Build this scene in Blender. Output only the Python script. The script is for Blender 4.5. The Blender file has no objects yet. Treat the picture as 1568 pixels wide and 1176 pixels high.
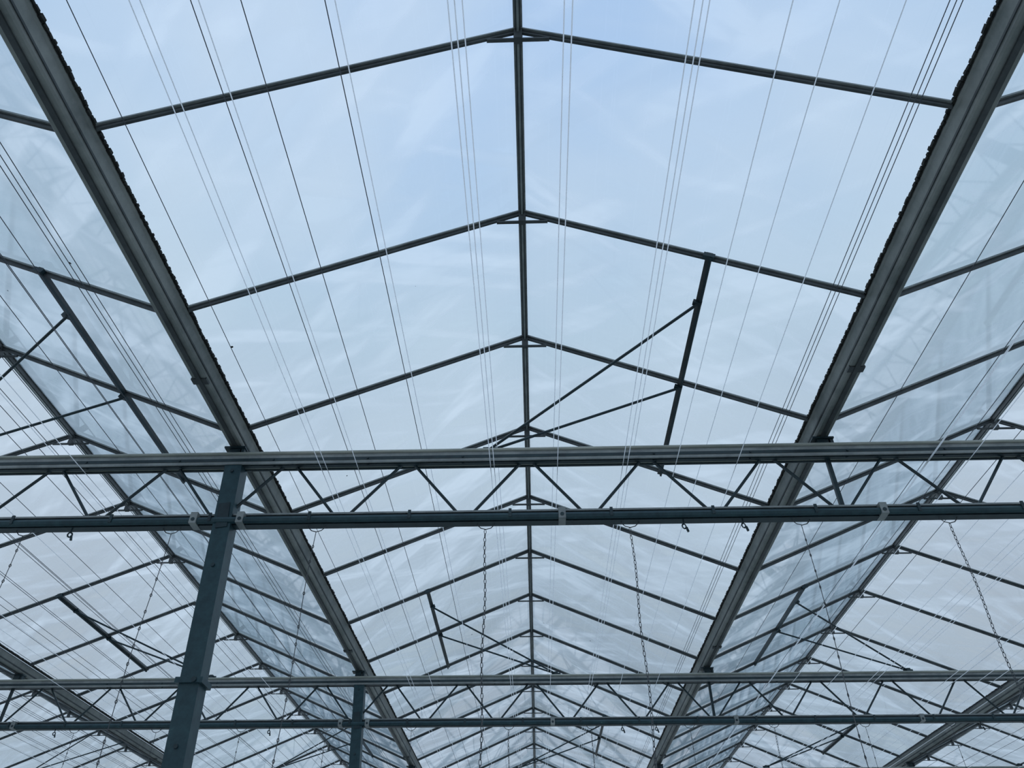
import bpy, math, random
from mathutils import Vector, Matrix
random.seed(4)
H=1.6                     # eye height: heights below are above eye level, shifted by H
RX=-0.022; W=3.896        # centre ridge x, bay width
GX=1.872
ZR=3.78; ZG=2.99; SL=(ZR-ZG)/1.88
Y0=1.79; P=1.125          # glazing bars
TY=4.13; TS=4.42           # girders
YA=Y0-7*P; YB=Y0+20*P
BAYS=range(-3,4)
TR=[TY+TS*k for k in range(-1,5)]

class MB:
    def __init__(s): s.v=[]; s.f=[]; s.m=[]
    def beam(s,p0,p1,w,h,mat=0,up=(0,0,1)):
        p0=Vector(p0);p1=Vector(p1);d=(p1-p0).normalized();up=Vector(up)
        if abs(d.dot(up))>.99: up=Vector((0,1,0))
        a=d.cross(up).normalized(); b=a.cross(d).normalized()
        n=len(s.v)
        for p in (p0,p1):
            for i,j in((-1,-1),(1,-1),(1,1),(-1,1)):
                s.v.append(p+a*w/2*i+b*h/2*j)
        for q in((0,1,2,3),(7,6,5,4),(0,4,5,1),(1,5,6,2),(2,6,7,3),(3,7,4,0)):
            s.f.append([n+k for k in q]); s.m.append(mat)
    def tube(s,p0,p1,r,n=8,mat=0):
        p0=Vector(p0);p1=Vector(p1);d=(p1-p0).normalized();up=Vector((0,0,1))
        if abs(d.dot(up))>.99: up=Vector((0,1,0))
        a=d.cross(up).normalized(); b=a.cross(d).normalized()
        k=len(s.v)
        for p in(p0,p1):
            for i in range(n):
                t=2*math.pi*i/n
                s.v.append(p+a*r*math.cos(t)+b*r*math.sin(t))
        for i in range(n):
            j=(i+1)%n
            s.f.append([k+i,k+n+i,k+n+j,k+j]); s.m.append(mat)
        s.f.append([k+i for i in range(n)]); s.m.append(mat)
        s.f.append([k+n+i for i in reversed(range(n))]); s.m.append(mat)
    def prof(s,pts,y0,y1,mat=0):
        k=len(s.v);n=len(pts)
        for y in(y0,y1):
            for x,z in pts: s.v.append(Vector((x,y,z)))
        for i in range(n):
            j=(i+1)%n
            s.f.append([k+i,k+j,k+n+j,k+n+i]); s.m.append(mat)
        s.f.append([k+i for i in reversed(range(n))]); s.m.append(mat)
        s.f.append([k+n+i for i in range(n)]); s.m.append(mat)
    def quad(s,*ps,mat=0):
        k=len(s.v)
        for p in ps: s.v.append(Vector(p))
        s.f.append(list(range(k,k+len(ps)))); s.m.append(mat)
    def link(s,c,L,wd,r,ang,mat=0,nu=8,nv=4):
        k=len(s.v); ca,sa=math.cos(ang),math.sin(ang)
        for i in range(nu):
            t=2*math.pi*i/nu
            cx=wd*math.cos(t); cz=L*math.sin(t)
            nx,nz=math.cos(t),math.sin(t)
            for j in range(nv):
                q=2*math.pi*j/nv
                lx=cx+nx*r*math.cos(q); lz=cz+nz*r*math.cos(q); ly=r*math.sin(q)
                s.v.append(Vector((c[0]+lx*ca-ly*sa,c[1]+lx*sa+ly*ca,c[2]+lz)))
        for i in range(nu):
            for j in range(nv):
                a=(i+1)%nu;b=(j+1)%nv
                s.f.append([k+i*nv+j,k+a*nv+j,k+a*nv+b,k+i*nv+b]); s.m.append(mat)
    def make(s,name,mats,shift=True,smooth=False):
        me=bpy.data.meshes.new(name)
        dz=H if shift else 0
        me.from_pydata([(v[0],v[1],v[2]+dz) for v in s.v],[],s.f)
        for m in mats: me.materials.append(m)
        me.polygons.foreach_set('material_index',s.m)
        if smooth: me.polygons.foreach_set('use_smooth',[True]*len(s.f))
        me.update()
        o=bpy.data.objects.new(name,me); bpy.context.collection.objects.link(o)
        return o

def base(name):
    m=bpy.data.materials.new(name); m.use_nodes=True
    nt=m.node_tree; return m,nt,nt.nodes,nt.links
def metal(name,c1,c2,rough=.5,met=.3,scale=6,spots=None,sx=1.):
    m,nt,N,L=base(name); b=N['Principled BSDF']
    tc=N.new('ShaderNodeTexCoord'); no=N.new('ShaderNodeTexNoise')
    no.inputs['Scale'].default_value=scale; no.inputs['Detail'].default_value=6
    no.inputs['Roughness'].default_value=.7
    mp=N.new('ShaderNodeMapping'); mp.inputs['Scale'].default_value=(sx,1,1)
    L.new(tc.outputs['Object'],mp.inputs['Vector']); L.new(mp.outputs[0],no.inputs['Vector'])
    r=N.new('ShaderNodeValToRGB'); r.color_ramp.elements[0].position=.35; r.color_ramp.elements[1].position=.68
    r.color_ramp.elements[0].color=(*c1,1); r.color_ramp.elements[1].color=(*c2,1)
    if spots:
        e=r.color_ramp.elements.new(.76); e.color=(*spots,1)
    L.new(no.outputs['Fac'],r.inputs['Fac']); L.new(r.outputs['Color'],b.inputs['Base Color'])
    b.inputs['Roughness'].default_value=rough; b.inputs['Metallic'].default_value=met
    return m
M_alu=metal('dull_aluminium',(.19,.21,.215),(.33,.355,.35))
M_aludark=metal('weathered_aluminium',(.04,.048,.052),(.085,.095,.10))
M_gut=metal('gutter_metal',(.17,.19,.185),(.32,.335,.32),scale=3)
M_seal=metal('gutter_seal',(.008,.009,.009),(.03,.03,.025),rough=.9,met=0,scale=30)
M_teal=metal('painted_teal_steel',(.008,.036,.05),(.022,.068,.082),rough=.45,met=.1,scale=14,spots=(.12,.2,.21))
M_teal2=metal('dark_teal_steel',(.008,.022,.03),(.018,.045,.055),rough=.45,met=.1,scale=9)
M_galv=metal('galvanised_steel',(.24,.265,.24),(.48,.49,.44),rough=.5,met=.2,scale=8,sx=.2)
M_cloth=metal('screen_cloth',(.5,.53,.5),(.7,.72,.68),rough=.95,met=0,scale=20)
M_wd=metal('dark_wire',(.04,.05,.07),(.08,.09,.11),rough=.6,met=0)
M_chain=metal('chain_steel',(.05,.06,.07),(.12,.13,.14),rough=.5,met=.4)
M_wl,nt,N,L=base('nylon_wire'); N.remove(N['Principled BSDF'])
d=N.new('ShaderNodeBsdfDiffuse'); d.inputs[0].default_value=(.95,.97,.98,1)
t=N.new('ShaderNodeBsdfTranslucent'); t.inputs[0].default_value=(.97,.98,1,1)
mx=N.new('ShaderNodeMixShader'); mx.inputs[0].default_value=.85
L.new(d.outputs[0],mx.inputs[1]); L.new(t.outputs[0],mx.inputs[2]); L.new(mx.outputs[0],N['Material Output'].inputs[0])

def glass(name,milk0,milk1,tint):
    m,nt,N,L=base(name); N.remove(N['Principled BSDF']); out=N['Material Output']
    tc=N.new('ShaderNodeTexCoord'); geo=N.new('ShaderNodeNewGeometry')
    def math_(op,x,y=0.,clamp=False):
        q=N.new('ShaderNodeMath'); q.operation=op; q.use_clamp=clamp
        for i,t in enumerate((x,y)):
            if isinstance(t,(int,float)): q.inputs[i].default_value=t
            else: L.new(t,q.inputs[i])
        return q.outputs[0]
    W4=math_('MULTIPLY',geo.outputs['Random Per Island'],20)
    def noise(sc,rot,scale,det,lo,hi,rnd=True):
        m0=N.new('ShaderNodeMapping'); m0.inputs['Rotation'].default_value=rot
        L.new(tc.outputs['Object'],m0.inputs['Vector'])
        mp=N.new('ShaderNodeMapping'); mp.inputs['Scale'].default_value=sc
        L.new(m0.outputs['Vector'],mp.inputs['Vector'])
        n=N.new('ShaderNodeTexNoise'); n.noise_dimensions='4D'; n.inputs['Scale'].default_value=scale
        n.inputs['Detail'].default_value=det; n.inputs['Roughness'].default_value=.6
        L.new(mp.outputs['Vector'],n.inputs['Vector'])
        if rnd: L.new(W4,n.inputs['W'])
        mr=N.new('ShaderNodeMapRange'); mr.inputs['From Min'].default_value=lo; mr.inputs['From Max'].default_value=hi
        mr.interpolation_type='SMOOTHSTEP'
        L.new(n.outputs['Fac'],mr.inputs['Value']); return mr.outputs[0]
    a=noise((.5,4,.5),(0,0,0),1.0,2.5,.40,.66)
    b=noise((.7,4.5,.7),(0,0,.75),.9,2,.46,.66)
    b2=noise((.8,6,.8),(0,0,-.5),.8,2,.5,.68)
    c=noise((1,1,1),(0,0,0),.9,4,.35,.65,False)
    s=math_('ADD',math_('MULTIPLY',a,.3),math_('ADD',math_('MULTIPLY',c,.25),math_('MULTIPLY',math_('MAXIMUM',b,b2),.45)))
    mr=N.new('ShaderNodeMapRange'); mr.inputs['To Min'].default_value=milk0; mr.inputs['To Max'].default_value=milk1
    L.new(s,mr.inputs['Value'])
    fac=math_('ADD',mr.outputs[0],math_('MULTIPLY',geo.outputs['Random Per Island'],.05))
    # tiny specks of dirt and insects
    vo=N.new('ShaderNodeTexVoronoi'); vo.inputs['Scale'].default_value=1.7; L.new(tc.outputs['Object'],vo.inputs['Vector'])
    speck=math_('LESS_THAN',vo.outputs['Distance'],.014)
    vm=N.new('ShaderNodeVectorMath'); vm.operation='DOT_PRODUCT'
    L.new(geo.outputs['Normal'],vm.inputs[0]); L.new(geo.outputs['Incoming'],vm.inputs[1])
    cs=math_('MAXIMUM',math_('ABSOLUTE',vm.outputs['Value']),.15)
    inv=math_('DIVIDE',1.,cs)
    # path length through the dirt film and through the glass
    clear=math_('POWER',math_('SUBTRACT',1.,fac),math_('POWER',inv,1.3))
    fac=math_('SUBTRACT',1.,clear,True)
    gm=N.new('ShaderNodeGamma'); gm.inputs['Color'].default_value=(*tint,1); L.new(inv,gm.inputs['Gamma'])
    tr=N.new('ShaderNodeBsdfTransparent'); L.new(gm.outputs[0],tr.inputs['Color'])
    cr=N.new('ShaderNodeValToRGB'); cr.color_ramp.elements[0].position=.12; cr.color_ramp.elements[0].color=(.44,.50,.56,1)
    cr.color_ramp.elements[1].position=.8; cr.color_ramp.elements[1].color=(.98,.99,1,1)
    L.new(s,cr.inputs['Fac'])
    ml=N.new('ShaderNodeMixRGB'); ml.blend_type='MULTIPLY'; ml.inputs[0].default_value=.7
    L.new(cr.outputs['Color'],ml.inputs[1]); L.new(gm.outputs[0],ml.inputs[2])
    tl=N.new('ShaderNodeBsdfTranslucent'); L.new(ml.outputs[0],tl.inputs['Color'])
    gl=N.new('ShaderNodeBsdfGlossy'); gl.inputs['Roughness'].default_value=.04
    m1=N.new('ShaderNodeMixShader'); L.new(fac,m1.inputs[0]); L.new(tr.outputs[0],m1.inputs[1]); L.new(tl.outputs[0],m1.inputs[2])
    f5=math_('POWER',math_('SUBTRACT',1.,cs),4.)
    fr=math_('ADD',math_('MULTIPLY',f5,.95),.06,True)
    m2=N.new('ShaderNodeMixShader'); L.new(fr,m2.inputs[0]); L.new(m1.outputs[0],m2.inputs[1]); L.new(gl.outputs[0],m2.inputs[2])
    sp=N.new('ShaderNodeBsdfDiffuse'); sp.inputs[0].default_value=(.03,.03,.03,1)
    m3=N.new('ShaderNodeMixShader'); L.new(speck,m3.inputs[0]); L.new(m2.outputs[0],m3.inputs[1]); L.new(sp.outputs[0],m3.inputs[2])
    L.new(m3.outputs[0],out.inputs['Surface'])
    return m
M_glass=glass('dirty_roof_glass',.03,.36,(.875,.918,.93))
M_wglass=glass('wall_glass',.1,.4,(.9,.94,.95))

# ---------------- roof glazing (ceiling)
g=MB()
for b in BAYS:
    cx=RX+b*W
    for sgn in(-1,1):
        for j in range(-7,20):
            ya=Y0+j*P+.006; yb=ya+P-.012
            g.quad((cx+sgn*.012,ya,ZR-.005),(cx+sgn*GX,ya,ZR-SL*GX),(cx+sgn*GX,yb,ZR-SL*GX),(cx+sgn*.012,yb,ZR-.005))
g.make('ceiling',[M_glass])

# ---------------- glazing bars per bay, ridge
for b in BAYS:
    cx=RX+b*W
    r=MB()
    for j in range(-7,21):
        y=Y0+j*P
        for sgn in(-1,1):
            n=Vector((sgn*SL,0,1)).normalized()
            p0=Vector((cx+sgn*.01,y,ZR)); p1=Vector((cx+sgn*GX,y,ZR-SL*GX))
            r.beam(p0-n*.010,p1-n*.010,.034,.010,0,up=n)
            r.beam(p0-n*.026,p1-n*.026,.013,.024,1,up=n)
        zc=ZR-SL*.16-.04
        r.beam((cx-.155,y,zc),(cx+.155,y,zc),.018,.010,1)
        r.beam((cx,y-.001,ZR-.03),(cx,y+.001,zc-.006),.04,.035,1)
    r.make('glazing_bars',[M_alu,M_aludark])
    r=MB()
    r.beam((cx,YA,ZR-.026),(cx,YB,ZR-.026),.026,.036,0)
    r.beam((cx,YA,ZR-.050),(cx,YB,ZR-.050),.012,.014,1)
    for s_ in(-1,1):
        r.beam((cx+s_*.017,YA,ZR-.004),(cx+s_*.017,YB,ZR-.004),.012,.008,1)
    r.make('ridge_beam',[M_aludark,M_alu])

# ---------------- gutters
for b in range(-3,5):
    cx=RX+b*W-W/2
    r=MB()
    o=[(-.074,3.005),(-.074,2.975),(-.064,2.965),(-.046,2.885),(-.038,2.875),(.038,2.875),(.046,2.885),(.064,2.965),(.074,2.975),(.074,3.005),
       (.068,3.005),(.068,2.982),(.058,2.972),(.038,2.893),(-.038,2.893),(-.058,2.972),(-.068,2.982),(-.068,3.005)]
    r.prof([(cx+x,z) for x,z in o],YA,YB,0)
    r.beam((cx,YA,2.870),(cx,YB,2.870),.026,.012,1)
    for s_ in(-1,1):
        r.beam((cx+s_*.052,YA,2.905),(cx+s_*.052,YB,2.905),.006,.012,1)
        y=YA
        while y<12:
            l=random.uniform(.012,.03)
            xo=cx+s_*(.078+random.uniform(0,.006))
            r.beam((xo,y,2.988+random.uniform(-.004,.004)),(xo,y+l,2.988),random.uniform(.008,.018),random.uniform(.012,.02),2)
            y+=l+random.uniform(0,.012)
        r.beam((cx+s_*.077,YA,2.99),(cx+s_*.077,YB,2.99),.010,.014,2)
    for j in range(-7,21,4):
        r.beam((cx-.047,Y0+j*P+.5,2.874),(cx+.047,Y0+j*P+.5,2.874),.05,.014,1)
    r.make('rain_gutter',[M_gut,M_aludark,M_seal])

# ---------------- lattice girders
PX=[RX-W/2+2*W*k for k in(-1,0,1)]
XA=RX-3.5*W; XB=RX+3.5*W
for ti,y in enumerate(TR):
    r=MB(); ga=XA+.04; gb=XB-.04
    r.beam((ga,y,2.752),(gb,y,2.752),.10,.062,0)
    r.beam((ga,y-.057,2.743),(gb,y-.057,2.743),.012,.07,3)
    r.beam((ga,y-.02,2.716),(gb,y-.02,2.716),.03,.012,1)
    r.beam((ga,y-.0640,2.738),(gb,y-.0640,2.738),.003,.022,1)
    r.beam((ga,y+.03,2.718),(gb,y+.03,2.718),.014,.01,1)
    r.tube((ga,y-.066,2.787),(gb,y-.066,2.787),.011,8,0)
    r.beam((ga,y,2.31),(gb,y,2.31),.06,.065,1)
    r.beam((ga,y-.032,2.348),(gb,y-.032,2.348),.014,.012,3)
    r.tube((ga,y-.05,2.30),(gb,y-.05,2.30),.022,8,4)
    per=W/5
    n=int(round((XB-XA)/per))
    for i in range(n+1):
        xb=XA+per*i
        for s_ in(-1,1):
            xt=xb+s_*(per/2-.03); x0=xb+s_*.03
            if XA+.03<=xt<=XB-.03:
                r.tube((x0,y,2.335),(xt,y,2.735),.010,6,1)
        if 0<i<n: r.beam((xb-.045,y-.005,2.345),(xb+.045,y-.005,2.345),.02,.014,1)
    for b in range(-2,4):
        cx=RX+b*W-W/2
        if min(abs(cx-p) for p in PX)>.1:
            r.beam((cx,y,2.32),(cx,y,2.74),.025,.025,1)
        r.beam((cx,y,2.77),(cx,y,2.86),.07,.05,1,up=(0,1,0))
        r.beam((cx-.07,y,2.862),(cx+.07,y,2.862),.08,.012,1)
        r.beam((cx+.055,y-.03,2.84),(cx+.055,y+.03,2.84),.02,.05,1)
    for x in [.19+1.95*k for k in range(-6,7) if k!=-1]+[p+.17 for p in PX]+[p-.12 for p in PX]:
        if not ga<x<gb: continue
        r.beam((x-.022,y-.026,2.312),(x+.022,y-.026,2.312),.098,.074,3)
        r.tube((x,y-.078,2.30),(x,y-.074,2.30),.012,8,1)
    x=XA+.2
    while x<XB-.4:
        r.tube((x,y-.072,2.738),(x,y-.062,2.738),.008,6,1)
        r.tube((x,y-.03,2.703),(x,y-.03,2.713),.008,6,1)
        r.beam((x+.3,y-.072,2.315),(x+.318,y-.072,2.315),.008,.055,1)
        x+=.62
    for x in(-2.86,.93,1.29,4.7,-5.2):
        r.tube((x,y-.02,2.28),(x,y-.02,2.245),.005,5,1)
        r.link((x,y-.02,2.232),.016,.013,.005,.3,1)
        r.tube((x+.012,y-.02,2.225),(x+.02,y-.02,2.195),.008,5,1)
    r.make('lattice_girder',[M_galv,M_teal2,M_galv,M_alu,M_teal])
    r=MB(); x=ga; px=None
    while x<gb:
        p=(x,y+.07+random.uniform(-.006,.006),2.802+random.uniform(-.004,.005))
        if px: r.tube(px,p,random.uniform(.012,.018),6,0)
        px=p; x+=.11
    r.make('folded_shade_screen',[M_cloth])

# ---------------- posts (slightly out of plumb)
for y in TR:
    for px in PX:
        r=MB(); lean=.065; px=px+.03
        zt=2.72; zb=-H
        r.beam((px,y,zt),(px+lean*(zt-zb),y,zb),.11,.11,0,up=(0,1,0))
        r.beam((px+lean*(zt-2.2)-.02,y-.057,2.42),(px+lean*(zt-2.2),y-.057,2.25),.07,.008,1,up=(0,1,0))
        xx=px+lean*(zt-1.33)
        r.beam((xx-.075,y,1.33),(xx+.075,y,1.33),.14,.03,0)
        r.tube((xx+.03,y-.08,1.33),(xx+.03,y-.05,1.33),.014,8,1)
        for z in(2.66,2.0,1.0):
            xx=px+lean*(zt-z)
            r.tube((xx,y-.064,z),(xx,y-.05,z),.012,6,1)
        r.beam((px+lean*(zt-zb)-.12,y,zb+.012),(px+lean*(zt-zb)+.12,y,zb+.012),.24,.02,0)
        r.make('support_post',[M_teal,M_teal2])

# ---------------- roof vents with push rods
def vent(cx,sgn,j,yt):
    r=MB(); n=Vector((sgn*SL,0,1)).normalized()
    def S(x,y,off): return Vector((cx+sgn*x,y,ZR-SL*x))-n*off
    ya=Y0+j*P; yb=Y0+(j+2)*P; xr=1.08
    r.beam(S(xr,ya-.03,.022),S(xr,yb+.03,.022),.036,.03,0,up=n)
    r.beam(S(xr+.012,ya-.03,.04),S(xr+.012,yb+.03,.04),.015,.02,1,up=n)
    r.beam(S(xr-.03,ya-.02,.03),S(xr+.03,ya-.02,.03),.03,.03,1,up=n)
    piv=Vector((cx-sgn*.27,yt+.02,2.83))
    for y in(ya+.34,ya+P+.03):
        e=S(xr,y,.05); r.tube(e,piv,.0095,8,1)
        r.beam(S(xr-.03,y,.045),S(xr+.02,y,.045),.03,.025,1,up=n)
    r.beam(piv+Vector((0,0,-.045)),piv+Vector((0,0,.02)),.04,.05,1)
    r.tube(piv+Vector((-.05,0,0)),piv+Vector((.05,0,0)),.014,8,1)
    r.make('roof_vent',[M_aludark,M_teal2])
for b in BAYS:
    for k,yt in enumerate(TR):
        j=1+4*(k-1)
        vent(RX+b*W, 1 if (k-1)%2==0 else -1, j, yt)

# ---------------- wires
XS=[(-1.674,1),(-1.44,0),(-1.40,0),(-1.218,1),(-1.185,0),(-1.033,1),(-.724,1),(-.687,0),(-.272,0),(-.247,0),(-.219,0),
    (.157,0),(.187,0),(.634,0),(.665,0),(.692,0),(.995,0),(1.17,0),(1.41,0),(1.575,1),(1.60,1),(1.623,1)]
wd=MB()
for b in BAYS:
    for x,dark in XS+([(-1.55,1),(-.95,0),(.5,1),(.9,1),(1.28,1),(1.31,1)] if b<0 else []):
        jx=0 if b==0 else random.uniform(-.04,.04)
        if b<0 and random.random()<.3: dark=1
        if dark: z=2.845; X=x
        else: z=2.68; X=x*.945
        if not dark and random.random()<.35: z=2.845; X=x
        wd.tube((X+b*W+jx,YA,z),(X+b*W+jx,YB,z),.0021 if dark else .0023,6,dark)
wd.make('screen_support_wires',[M_wl,M_wd])

# ---------------- chains
for ti,y in enumerate(TR[1:4]):
    for x in(-5.0,-4.1,-3.17,-2.24,-1.33,-.28,.606,1.65,2.54,3.5,4.4,5.2):
        r=MB(); z=2.24; i=0
        r.link((x,y,2.30),.06,.06,.003,0,0,12,4)
        zend=.75+random.uniform(-.1,.1)
        ph=random.uniform(0,6)
        heavy = x in(-.28,.606,2.54)
        if heavy:
            while z>zend:
                r.link((x+.005*math.sin(z*9+ph),y,z-.016),.016,.007,.0022,(i%2)*math.pi/2+.4,0,8,4)
                z-=.027; i+=1
        else:
            while z>zend:
                x0=x+.006*math.sin(z*5+ph); x1=x+.006*math.sin((z-.1)*5+ph)
                r.tube((x0,y,z),(x1,y,z-.1),.0022,5,0)
                r.link((x1,y,z-.1),.010,.006,.002,.5,0,6,4)
                z-=.1
        r.link((x,y,zend-.03),.03,.02,.004,.2,0,12,4)
        r.make('hanging_chain',[M_chain])

# ---------------- floor and walls
m,nt,N,L=base('pale_bounce_floor'); bs=N['Principled BSDF']  # unseen floor, made pale to bounce light up onto the steelwork
tc=N.new('ShaderNodeTexCoord'); no=N.new('ShaderNodeTexNoise'); no.inputs['Scale'].default_value=3; no.inputs['Detail'].default_value=8
rp=N.new('ShaderNodeValToRGB'); rp.color_ramp.elements[0].color=(.32,.34,.32,1); rp.color_ramp.elements[1].color=(.48,.50,.47,1)
L.new(tc.outputs['Object'],no.inputs['Vector']); L.new(no.outputs['Fac'],rp.inputs['Fac']); L.new(rp.outputs['Color'],bs.inputs['Base Color']); bs.inputs['Roughness'].default_value=.95
f=MB(); f.beam((XA-.3,(YA+YB)/2,-H-.05),(XB+.3,(YA+YB)/2,-H-.05),YB-YA+.6,.1,0)
f.make('floor',[m])
def gable(y,name):
    r=MB()
    for b in BAYS:
        cx=RX+b*W
        for k in range(4):
            xa=cx-W/2+k*W/4; xb=xa+W/4
            za=ZR-SL*min(abs(xa-cx),1.88)-.06; zb=ZR-SL*min(abs(xb-cx),1.88)-.06
            r.quad((xa+.02,y,-H+.5),(xb-.02,y,-H+.5),(xb-.02,y,zb),(xa+.02,y,za),mat=0)
            r.beam((xa,y,-H+.4),(xa,y,za),.05,.04,1)
    r.beam((XA,y,-H+.25),(XB,y,-H+.25),.12,.5,2)
    r.make(name,[M_wglass,M_aludark,M_galv])
gable(YB+.06,'wall_far'); gable(YA-.06,'wall_near')
def side(x,name):
    r=MB()
    for j in range(-7,20):
        y=Y0+j*P
        r.quad((x,y+.02,-H+.5),(x,y+P-.02,-H+.5),(x,y+P-.02,2.86),(x,y+.02,2.86),mat=0)
        r.beam((x,y,-H+.4),(x,y,2.86),.05,.04,1)
    r.beam((x,YA,-H+.25),(x,YB,-H+.25),.12,.5,2)
    r.make(name,[M_wglass,M_aludark,M_galv])
side(XA-.04,'wall_left'); side(XB+.04,'wall_right')

# ---------------- sky
w=bpy.data.worlds.new('overcast_sky'); bpy.context.scene.world=w; w.use_nodes=True
N=w.node_tree.nodes; L=w.node_tree.links; bg=N['Background']
tc=N.new('ShaderNodeTexCoord'); sx=N.new('ShaderNodeSeparateXYZ'); L.new(tc.outputs['Generated'],sx.inputs[0])
rp=N.new('ShaderNodeValToRGB'); cr=rp.color_ramp
cr.elements[0].position=0; cr.elements[0].color=(.46,.46,.50,1)
cr.elements[1].position=1; cr.elements[1].color=(.42,.59,.90,1)
for p,c in((.25,(.52,.54,.60)),(.5,(.56,.63,.73)),(.68,(.53,.66,.80)),(.85,(.46,.62,.87))):
    e=cr.elements.new(p); e.color=(*c,1)
L.new(sx.outputs['Z'],rp.inputs['Fac'])
no=N.new('ShaderNodeTexNoise'); no.inputs['Scale'].default_value=2.6; no.inputs['Detail'].default_value=2
L.new(tc.outputs['Generated'],no.inputs['Vector'])
mr=N.new('ShaderNodeMapRange'); mr.inputs['From Min'].default_value=.4; mr.inputs['From Max'].default_value=.7; mr.inputs['To Max'].default_value=.75
L.new(no.outputs['Fac'],mr.inputs['Value'])
mx=N.new('ShaderNodeMixRGB'); mx.inputs[2].default_value=(.70,.79,.90,1)
L.new(mr.outputs[0],mx.inputs[0]); L.new(rp.outputs['Color'],mx.inputs[1]); L.new(mx.outputs[0],bg.inputs['Color'])
bg.inputs['Strength'].default_value=1.16
sl=bpy.data.lights.new('sun','SUN'); sl.energy=.4; sl.angle=.8; sl.color=(1,.98,.95)
so=bpy.data.objects.new('sun',sl); bpy.context.collection.objects.link(so); so.rotation_euler=(math.radians(-25),math.radians(-30),0); so.location=(0,0,12)

# ---------------- camera
cam=bpy.data.cameras.new('camera'); co=bpy.data.objects.new('camera',cam); bpy.context.collection.objects.link(co)
co.location=(0,0,H); co.rotation_euler=(math.radians(90+39.4),0,math.radians(1.65))
cam.sensor_width=36; cam.lens=1150/1568*36; cam.clip_start=.02
bpy.context.scene.camera=co
bpy.context.scene.view_settings.view_transform='Standard'
